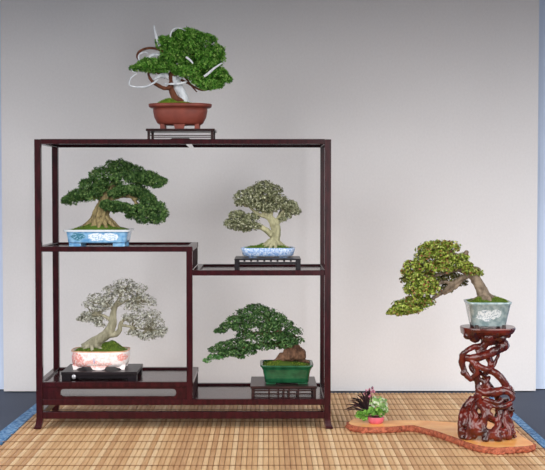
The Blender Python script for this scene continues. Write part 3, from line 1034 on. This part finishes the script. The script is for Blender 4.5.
# ======================================================================= natural wood slab, root stand, F
ZS = 0.024
top = [(349.5, 421.5), (356, 418.5), (370, 419.5), (385, 420.6), (400, 420.2), (427, 420.6), (445, 421.6), (462, 423), (480, 422), (497, 420.5), (508, 423), (514, 428.5), (522, 436), (533, 443.2),
       (530, 445.4), (519, 446.5), (508, 446.8), (498, 447.5), (489, 446.8), (478, 445), (466, 441.5), (456, 437.5), (447, 434.5), (437, 431), (427, 428.5), (419, 426.5), (412, 425.2), (402, 425.6), (393, 426.4), (380, 427), (366, 427), (356, 425.8), (350, 424)]
P2 = [ground(x, y, ZS) for x, y in top]
slab_c = sum(P2, Vector()) / len(P2)
slab = thing('wood_slab', (slab_c.x, slab_c.y, 0.0035), 'long curving honey-orange wood slab with bark edge lying on the reed mat', 'slab')
m = Mat('varnished burl wood', .35, .25, .0)
f = m.noise(14, 5, stretch=(1, 1.6, 1))
f2 = m.noise(6, 2)
m.color(m.mix(f2, m.ramp(f, [(.3, (232, 158, 96)), (.7, (250, 196, 138))]), m.ramp(f, [(.3, (232, 140, 40)), (.7, (250, 178, 74))])))
M['slab'] = m.m
M['slab_bark'] = bark('red brown bark edge', (96, 44, 32), (190, 108, 80), 110, (1, 1, 1), .7, 1.0)
# refine outline, roughen it
ol = []
N = len(P2)
for i in range(N):
    a, b, c, d = P2[i - 1], P2[i], P2[(i + 1) % N], P2[(i + 2) % N]
    for k in range(8):
        t = k / 8
        ol.append(.5 * ((2 * b) + (c - a) * t + (2 * a - 5 * b + 4 * c - d) * t * t + (3 * b - a - 3 * c + d) * t ** 3))
L_ = len(ol)
bm = bmesh.new()
tv = [bm.verts.new((p.x, p.y, ZS)) for p in ol]
fa = bm.faces.new(tv)
bmesh.ops.triangulate(bm, faces=[fa])
o = from_bm('slab_top', bm, M['slab'], slab)
for p in o.data.polygons: pass
bm = bmesh.new()
rows = []
for j, (h, out) in enumerate(((1.0, 0.0), (.93, .003), (.7, .006), (.45, .007), (.2, .006), (.0, .002))):
    row = []
    for i, p in enumerate(ol):
        tg = (ol[(i + 1) % L_] - ol[i - 1])
        nn = Vector((tg.y, -tg.x, 0))
        if nn.length > 1e-9: nn.normalize()
        cw = 1
        q = Vector((p.x, p.y, 0))
        w = 0 if j == 0 else .009 * noise.noise(Vector((p.x * 75, p.y * 75, h * 2.5))) + .006 * noise.noise(Vector((p.x * 190, p.y * 190, h * 6)))
        q = q - nn * (out + w)
        q.z = .0035 + (ZS - .0035) * h
        row.append(bm.verts.new(q))
    rows.append(row)
for u, v in zip(rows, rows[1:]):
    for i in range(L_): bm.faces.new((u[i], u[(i + 1) % L_], v[(i + 1) % L_], v[i]))
o = from_bm('bark_edge', bm, M['slab_bark'], slab, True)
o['label'] = 'rough red-brown bark edge'

YF = ground(487, 441.5, ZS).y + .055
print('YF', YF)
base = ground(487, 437, ZS)
print('root base', base)
stand = thing('root_stand', (base.x, YF, ZS), 'tall gnarled red-brown root wood stand on the right end of the wood slab', 'plant stand')
bm = bmesh.new()
R3 = [
    # upper neck under the plate
    [(488, 333, 11), (488, 338, 9), (485, 343, 3.5), (482, 349, 3), (477, 353, 3)],
    [(494, 336, 8), (500, 341, 5), (504, 346, 4.2, -.01), (497, 350, 3.6, -.01), (489, 354, 3.4, -.01), (480, 357, 3.4, -.01), (470, 358.5, 3), (464, 357.5, 2.4)],
    [(505, 343, 3), (504.5, 348, 3.2)],
    [(480, 346, 2.6), (472, 347.5, 2.2, -.01), (465, 351.5, 2, -.015), (462, 356, 2.2, -.01), (462, 362, 2.4), (463.5, 369, 2.2), (467, 376, 2), (470, 380, 1.6)],
    [(471, 359, 3), (475, 365, 2.2, -.012), (477, 372, 2.2, -.012), (473, 378, 1.8), (469.5, 380, 1.5)],
    [(475, 362, 2.2), (481, 367, 2.2, -.02), (488, 369.5, 2.4, -.02), (493, 366, 2), (496, 360, 1.7), (498, 355, 1.6), (497, 350, 2)],
    [(486, 355, 2.6), (489, 360, 2.2), (490.5, 366, 2.2)],
    [(484, 370, 3), (492, 371, 3.2, -.01), (498, 375, 3.2, -.015), (503, 381, 3.4, -.015), (507, 387, 3.2, -.01), (502, 392, 3)],
    [(478, 370, 2.6), (477, 378, 2.2), (477.5, 386, 2.2), (478, 393, 2.6), (475, 400, 3)],
    [(480, 379, 1.6), (485, 383, 2, -.01), (489, 389, 2.2, -.01), (494, 392, 2.8)],
    [(489, 377, 1.6), (485, 383, 2, -.012), (481, 390, 2)],
    [(480, 372.5, 1.6), (487, 378.5, 1.5, .02), (489, 377, 1.5)],
    # waist to foot
    [(478, 390, 3), (486, 393, 3.4, -.01), (495, 392, 3.8, -.02), (503, 391, 3.4, -.02), (509, 393, 2.6, -.02), (513, 397, 2, -.02), (511, 400, 1.8, -.02)],
    [(508, 386, 2.2), (511.5, 389, 1.8), (514, 394, 1.7)],
    [(477, 396, 3.6), (480, 402, 3.6, -.02), (486, 405, 2.6, -.035), (493, 406, 2, -.04), (501, 407, 2.2, -.035), (508, 404, 2.2, -.03), (512, 402, 1.6, -.03)],
    [(479, 402, 3.6, -.02), (484, 409, 3.4, -.045), (485, 416, 3.2, -.05), (482, 422, 3.2, -.05), (476, 427, 3, -.05), (470, 429, 2.6, -.05)],
    [(474, 398, 3.6), (468, 405, 3.6), (464, 412, 3.8, -.01), (462, 420, 3.4, -.02), (461.5, 428, 3.2, -.025), (462, 436, 3.2, -.03), (465, 439, 2.6, -.035)],
    [(469, 406, 2.6), (470, 413, 2.8, -.03), (471, 420, 2.6, -.04), (470, 428, 3, -.045), (468, 435, 3, -.045), (470, 440, 2.2, -.05)],
    [(505, 399, 3, .0), (507, 406, 3), (505, 413, 3.2, -.02), (504, 421, 3.2, -.03), (507, 428, 3.4, -.035), (509, 434, 3.4, -.04), (509, 439, 3.4, -.04)],
    [(496, 408, 2.2, -.03), (500, 413, 2.6, -.035), (497, 420, 2.6, -.04), (494, 419, 2, -.04), (488, 416, 2.4, -.05)],
    [(498, 420, 2.8, -.04), (498, 427, 2.8, -.05), (494, 432, 3, -.06), (498, 438, 3.6, -.065), (498, 441, 2.6, -.065)],
    [(484, 420, 2.8, -.05), (483, 428, 2.6, -.055), (487, 433, 3, -.06), (485, 438, 3.2, -.065), (485, 442, 2.4, -.065)],
    [(470, 431, 3, -.045), (478, 432.5, 3, -.055), (488, 432, 2.8, -.06), (498, 433, 2.8, -.06), (506, 430, 2.8, -.045)],
    [(507, 424, 2.4, -.02), (511, 429, 2.2, -.02), (513, 435, 2.2, -.02), (515.5, 438, 1.8, -.025)],
    [(510, 405, 2, 0), (511, 411, 1.8), (509, 417, 2), (506, 424, 2.2)],
    [(476, 402, 3, -.01), (474, 410, 2.8, -.035), (476, 416, 2.4, -.05), (474, 423, 2.6, -.05), (478, 430, 2.6, -.055)],
    [(490, 406, 2, -.04), (488, 412, 2, -.05), (492, 416, 2, -.05)],
    [(502, 399, 2.6, -.03), (498, 403, 1.8, -.04), (490, 401, 1.8, -.04), (484, 399, 2, -.03)],
    [(505, 415, 2.4, -.03), (510, 420, 2.2, -.02), (512, 427, 2.2, -.02)],
    [(464, 410, 3, -.01), (466, 418, 2.6, -.03), (464, 426, 2.8, -.035)],
    # the far side of the ring of roots
    [(478, 398, 3, .03), (472, 408, 3, .05), (470, 420, 3, .06), (472, 432, 3, .06)],
    [(496, 394, 3, .03), (500, 406, 3, .05), (498, 418, 3, .06), (500, 432, 3.2, .06)],
    [(472, 421, 2.5, .055), (484, 416, 2.5, .06), (498, 422, 2.5, .06)],
    [(506, 412, 2.6, .0), (508, 420, 2.6, .03), (506, 432, 3, .04)],
    [(463, 418, 2.6, .0), (465, 426, 2.6, .03), (466, 434, 3, .04)],
    [(488, 356, 3, .02), (492, 366, 2.6, .03), (484, 376, 2.4, .03), (490, 386, 2.6, .03), (495, 392, 3, .02)],
    [(476, 358, 3, .02), (471, 366, 2.2, .03), (477, 374, 2.4, .02)],
]
RY = YF + .01
for pts in R3: limb(bm, RY, [(q[0], q[1], q[2] * 1.16 + .25) + tuple(q[3:]) for q in pts], 10)
for (x, y, r, dy) in ((468, 334.5, 4.5, -.03), (475, 337, 5.5, -.02), (500, 337, 6, -.02), (507, 334, 4, -.02), (488, 337, 6, -.035), (475, 424, 3.4, -.045), (503, 436, 3.2, -.055), (491, 436, 3, -.06), (462, 431, 4, -.03), (474, 436, 3, -.05), (513, 433, 2.6, -.03), (511, 424, 2.6, -.015), (512, 410, 2.4, -.01), (463, 373, 2.6, 0), (505.5, 346, 3.6, 0), (470, 380, 2.2, 0), (485, 441, 3.4, -.065), (498, 440.5, 3.8, -.065), (509, 438, 4, -.04), (467, 438, 3.4, -.045), (507, 388, 4, -.01), (513, 397, 2.2, -.02), (463, 425, 3.8, -.02), (470, 425, 3.2, -.04)):
    blob(bm, at(x, y, RY + dy), r * SC)
for v in bm.verts: v.co.z = max(v.co.z, ZS + .001)
o = melt('root_column', bm, .0021, M['root'], stand, 4, .0034, .03)
for v in o.data.vertices: v.co.z = max(v.co.z, 0.0003)
# plate
bm = bmesh.new()
cx = at(488.5, 328, YF).x
zp = at(488, 326.8, YF).z
rows = []
seg = 60
YP = YF + .01
for (dz, sc) in ((0, .93), (0, 1.0), (-.004, 1.02), (-.012, .98), (-.02, .86), (-.030, .60), (-.040, .34)):
    row = []
    for k in range(seg):
        t = 2 * PI * k / seg
        p = sup(t, 25 * SC, .068, 2.8)
        w = 1 + .05 * noise.noise(Vector((math.cos(t) * 2, math.sin(t) * 2, dz * 20))) + (0 if sc > .95 else .12 * noise.noise(Vector((math.cos(t) * 3, math.sin(t) * 3, dz * 60))))
        ext = .0
        if -.025 < dz < -.008 and math.cos(t) < -.55: ext = -.010  # drooping lobe on the left
        row.append(bm.verts.new((cx + p[0] * sc * w, YP + p[1] * sc * w, zp + dz + ext)))
    rows.append(row)
bm.faces.new(rows[0])
for u, v in zip(rows, rows[1:]):
    for k in range(seg): bm.faces.new((u[k], v[k], v[(k + 1) % seg], u[(k + 1) % seg]))
bm.faces.new(rows[-1][::-1])
from_bm('top_plate', bm, M['root'], stand, False)

cF = at(488, 315, YF).x
YT = YF + .01
tree = thing('potted_bonsai', (cF, YT, zp), 'yellow-green cascading bonsai in a pale celadon pot on the tall root stand', 'bonsai', 'bonsai on display')
mp = mpp(YT)
zr, zb = at(488, 302.6, YT - .06).z, zp + .005
zm = (zr + zb) / 2 - zp
potF = painted('celadon crackle glaze', (128, 150, 152), (168, 184, 184), [(-.014, zm - .002, .030, .019, (232, 238, 240)), (.016, zm + .003, .018, .016, (226, 234, 236))], (150, 170, 182), 70, .5, .12).m
bm = bmesh.new()
loft(bm, cF, YT, [(zb, 16.2 * mp, .046), (zb + .003, 17 * mp, .048), (zr - .008, 21.2 * mp, .060), (zr - .007, 22 * mp, .062), (zr, 22.4 * mp, .063), (zr, 20.6 * mp, .057), (zr - .006, 20.3 * mp, .056)], 5, 80)
pot = from_bm('pot', bm, potF, tree, True)
M['dark_foot'] = plain('dark brown clay', (50, 34, 30), .5)
for fx in (-13.5, 13.5):
    for fy in (-.05, .035):
        bm = bmesh.new()
        bmesh.ops.create_cone(bm, cap_ends=True, segments=16, radius1=.006, radius2=.005, depth=.010, matrix=Matrix.Translation((cF + fx * mp, YT + fy, zp + .0048)))
        o = from_bm('pot_foot', bm, M['dark_foot'], pot)
        o['label'] = 'dark stub foot'
moss(tree, cF, YT, zr - .003, 20.3 * mp, .056, .026, 5, M['moss_mixed'], 6, 1500)
M['bark_f'] = bark('grey brown bark', (66, 56, 46), (138, 122, 104), 55)
bm = bmesh.new()
limb(bm, YT, [(486, 302, 7), (484, 296, 6.2), (480.5, 288, 5.4), (475.5, 279, 5), (470, 270, 4.8), (464, 262, 4), (458, 257, 3), (450, 252, 2), (440, 248, 1.2)], 14, ridge=.08)
limb(bm, YT, [(472, 273, 3.6), (462, 278, 3.2), (454, 283, 2.8), (446, 290, 2.4), (438, 295, 2), (430, 301, 1.5), (418, 310, 1.1), (405, 314, .6)])
limb(bm, YT, [(466, 266, 3), (456, 270, 2.4), (444, 273, 1.9), (430, 277, 1.3), (415, 284, .8)])
limb(bm, YT, [(460, 258, 2.4), (446, 260, 1.8), (428, 264, 1.1)])
limb(bm, YT, [(464, 277, 2.4), (458, 285, 1.8), (452, 290, 1.2), (444, 295, .8)])
limb(bm, YT, [(453, 284, 2), (445, 282, 1.6), (434, 286, 1.2), (424, 290, .8)])
limb(bm, YT + .02, [(470, 270, 2), (476, 268, 1.3), (482, 270, .6)])
limb(bm, YT, [(463, 261, 3), (465, 254, 2.6), (468, 251, 1.6)])
for ex, ey, yo in ((470, 302, -.01), (474, 304, -.03), (482, 305, -.045), (492, 305, -.045), (500, 304, -.02), (504, 302, 0), (474, 301, .03), (498, 301, .03)):
    limb(bm, YT, [(485 + (ex - 485) * .15, 296, 3, yo * .3), (485 + (ex - 485) * .55, 299.5, 2.6, yo * .7), (ex, ey, 1.3, yo)], 8)
trunk = melt('trunk', bm, .0018, M['bark_f'], tree, 3, .0024, .012)
M['leaf_f'] = leafmat('yellow green azalea leaf', [(0, (58, 74, 20)), (.35, (118, 138, 44)), (.66, (164, 180, 74)), (.84, (196, 204, 116)), (.89, (134, 76, 48)), (1, (160, 110, 76))], .4)
allp = []
for i, pads in enumerate(([(438, 246, 18, 6), (426, 250, 11, 6), (450, 247, 11, 6), (438, 254, 18, 6, -.015), (422, 256, 9, 4)],
                          [(412, 266, 10, 6), (424, 264, 13, 7, -.01), (406, 272, 6, 5), (416, 274, 11, 5), (432, 268, 12, 6, -.01), (410, 279, 8, 5, .01), (428, 276, 12, 5, .02)],
                          [(446, 260, 14, 7, -.01), (456, 264, 12, 7), (444, 268, 14, 5, -.01), (466, 266, 8, 5, -.01), (474, 272, 8, 4.5, -.005), (480, 274, 4, 4), (462, 258, 8, 5), (468, 270, 7, 4, -.03)],
                          [(424, 282, 14, 6), (414, 287, 11, 6), (430, 288, 12, 6, -.01), (422, 292, 16, 5, -.01), (408, 291, 5, 4)],
                          [(416, 301, 14, 6), (404, 306, 13, 6), (395, 311, 8, 4.5), (426, 302, 8, 6), (412, 309, 13, 4.5, -.01), (390, 313, 4, 2.5), (400, 313, 9, 3)])):
    foliage(tree, pads, YT, 1500 + 340 * len(pads), 'leaf', .0082, M['leaf_f'], seed=120 + i, shell=.45, lump=.35, freq=32, clump=3.6)
    allp += pads
M['leaf_f_shade'] = leafmat('olive leaf with painted shade', [(0, (56, 60, 26)), (.5, (86, 88, 40)), (.85, (110, 104, 56)), (1, (110, 70, 44))], .5)  # darker leaf colour stands in for shade inside the crown
foliage(tree, [(452, 277, 12, 5, .02), (440, 281, 10, 5, .02), (462, 283, 7, 4, .03), (448, 288, 9, 5, .02), (404, 280, 5, 4), (438, 292, 6, 4, .02)], YT, 1500, 'leaf', .0075, M['leaf_f_shade'], seed=140, shell=.3)
twigs(trunk, allp, YT, [(450, 252), (440, 248), (430, 277), (428, 264), (430, 301), (418, 310), (446, 260), (456, 270)], M['bark_f'], 8, 2, .8)

# ======================================================================= companion plant on the slab
gp = ground(375, 423.2, ZS)
YG = gp.y
comp = thing('potted_accent_plant', (gp.x, YG, ZS), 'tiny pink pot of variegated leaves, purple grass and pink flowers on the slab', 'plant')
mp = mpp(YG)
bm = bmesh.new()
cX = at(375.8, 420, YG).x
zr = at(375, 416.5, YG).z
zr = max(zr, ZS + .016)
loft(bm, cX, YG, [(ZS, 5.5 * mp, .017), (ZS + .003, 7 * mp, .021), (ZS + (zr - ZS) * .55, 8.4 * mp, .025), (zr - .002, 8.2 * mp, .024), (zr, 8 * mp, .024), (zr - .001, 7.2 * mp, .021), (zr - .005, 7 * mp, .020)], 2.2, 40)
pot = from_bm('pot', bm, plain('rose pink glaze', (196, 92, 110), .35, .5, .2), comp, True)
bm = bmesh.new()
loft(bm, cX, YG, [(zr - .006, 7 * mp, .02), (zr - .002, 5 * mp, .015)], 2.2, 24)
from_bm('soil', bm, M['soil'], comp, True)
M['acc_green'] = leafmat('green heart leaf', [(0, (62, 110, 34)), (.5, (98, 152, 54)), (1, (140, 186, 84))], .45, .25)
M['acc_var'] = leafmat('white edged leaf', [(0, (108, 150, 84)), (.45, (158, 196, 120)), (.7, (214, 228, 190)), (1, (238, 244, 226))], .45, .25)


def leaves(name, pads, cnt, size, mat, seed):
    rnd = random.Random(seed)
    bm = bmesh.new()
    tot = sum(p[2] * p[3] for p in pads)
    for p in pads:
        for _ in range(int(cnt * p[2] * p[3] / tot)):
            d = Vector((rnd.gauss(0, 1), rnd.gauss(0, 1), rnd.gauss(0, 1))).normalized() * rnd.uniform(.4, 1)
            Y = YG + d.y * p[2] * mp * .8
            q = at(p[0], p[1], Y) + Vector((d.x * p[2] * mp, 0, d.z * p[3] * mp))
            nn = (d + Vector((0, -.3, .7)) + Vector((rnd.gauss(0, .3), rnd.gauss(0, .3), rnd.gauss(0, .3)))).normalized()
            t = nn.cross(Vector((rnd.gauss(0, 1), rnd.gauss(0, 1), rnd.gauss(0, 1)))).normalized()
            w = nn.cross(t)
            s = size * rnd.uniform(.7, 1.25)
            vs = [bm.verts.new(q + t * a * s + w * b * s - nn * c * s) for a, b, c in ((-.5, 0, 0), (-.25, .4, .1), (.15, .38, .1), (.55, 0, .05), (.15, -.38, .1), (-.25, -.4, .1))]
            bm.faces.new((vs[0], vs[1], vs[2], vs[3]))
            bm.faces.new((vs[0], vs[3], vs[4], vs[5]))
    return from_bm(name, bm, mat, comp)


leaves('foliage', [(366, 413, 7, 5), (374, 411, 9, 5), (381, 411, 5, 6), (360, 414, 5, 5), (365, 418, 5, 3)], 380, .010, M['acc_green'], 1)
o = leaves('foliage', [(376, 401, 8, 6), (382, 404, 6, 7), (372, 405, 5, 4), (386, 409, 3, 4)], 260, .011, M['acc_var'], 2)
o['label'] = 'pale green leaves with white edges'
rnd = random.Random(4)
bm = bmesh.new()
st = at(368, 412, YG)
for k in range(46):
    t_ = rnd.random()
    ex, ey = 344 + 26 * t_ + rnd.uniform(-2, 2), 408 - 17 * t_ ** .7 + rnd.uniform(-4, 6)
    e = at(ex, ey, YG + rnd.uniform(-.03, .03))
    mid = (st + e) / 2 + Vector((rnd.uniform(-.008, .008), 0, rnd.uniform(.004, .022)))
    w = .0022
    side = Vector((0.25, .9, .3)).cross((e - st)).normalized() * w
    pts = [st, st.lerp(mid, .6), mid, mid.lerp(e, .6) + Vector((0, 0, .002)), e]
    ws = [.6, 1, 1, .8, .05]
    va = [bm.verts.new(p + side * q_) for p, q_ in zip(pts, ws)]
    vb = [bm.verts.new(p - side * q_) for p, q_ in zip(pts, ws)]
    for i in range(4): bm.faces.new((va[i], va[i + 1], vb[i + 1], vb[i]))
o = from_bm('grass_blades', bm, leafmat('purple black blade', [(0, (26, 20, 26)), (.6, (48, 34, 42)), (1, (84, 44, 62))], .4), comp)
o['label'] = 'dark purple grass blades'
bm = bmesh.new()
for (fx, fy) in ((366, 391, ), (369, 389.5), (372, 388), (371.5, 392), (367.5, 394), (374, 391), (370, 396), (365, 394)):
    Y = YG + rnd.uniform(-.02, .02)
    c = at(fx, fy, Y)
    for k in range(6):
        d = Vector((rnd.gauss(0, 1), rnd.gauss(0, 1), rnd.gauss(0, 1))).normalized() * .004
        blob(bm, c + d, .0024, 1)
    tube(bm, [(st, .0006), ((st + c) / 2 + Vector((0, 0, .004)), .0006), (c, .0005)], 4, sub=3)
o = from_bm('flowers', bm, plain('dusty pink petals', (196, 124, 146), .6, nscale=150, var=.3), comp)
o['label'] = 'dusty pink flower heads'
bm = bmesh.new()
c = at(372.3, 387.6, YG)
for k in range(5):
    d = Vector((rnd.gauss(0, 1), rnd.gauss(0, 1), rnd.gauss(0, 1))).normalized() * .003
    blob(bm, c + d, .002, 1)
from_bm('bud', bm, plain('dark purple bud', (58, 36, 60), .6), comp)['label'] = 'dark purple bud'

# ---------------------------------------------------------------- light
w = bpy.data.worlds.new('World')
S.world = w
w.use_nodes = True
bg = w.node_tree.nodes['Background']
bg.inputs['Color'].default_value = (0.93, 0.96, 1.0, 1)
bg.inputs['Strength'].default_value = 0.38
# broad daylight coming in under the added slab from the front, left and right
for az, el, en in ((-42, 23.5, 1.95), (44, 25.5, 1.95)):
    ld = bpy.data.lights.new('daylight', 'SUN')
    ld.energy = en
    ld.angle = math.radians(50)
    ld.color = (1, .985, .97)
    lo_ = bpy.data.objects.new('daylight', ld)
    COL.objects.link(lo_)
    az, el = math.radians(az), math.radians(el)
    lo_.rotation_euler = Vector((math.sin(az) * math.cos(el), -math.cos(az) * math.cos(el), math.sin(el))).to_track_quat('Z', 'Y').to_euler()
# unseen area light added behind the camera, right, for a green pot highlight
la = bpy.data.lights.new('added_area_light', 'AREA')
la.shape = 'RECTANGLE'
la.size, la.size_y = 0.35, 1.4
la.energy = 18
lb = bpy.data.objects.new('added_area_light', la)
COL.objects.link(lb)
lb.location = (0.9, -4.3, 0.75)
lb.rotation_euler = (Vector(lb.location) - Vector((0, 0, .4))).to_track_quat('Z', 'Y').to_euler()

vs = S.view_settings
vs.view_transform = 'Standard'
vs.look = 'None'
vs.exposure = 0.36
vs.gamma = 1
vs.use_curve_mapping = False
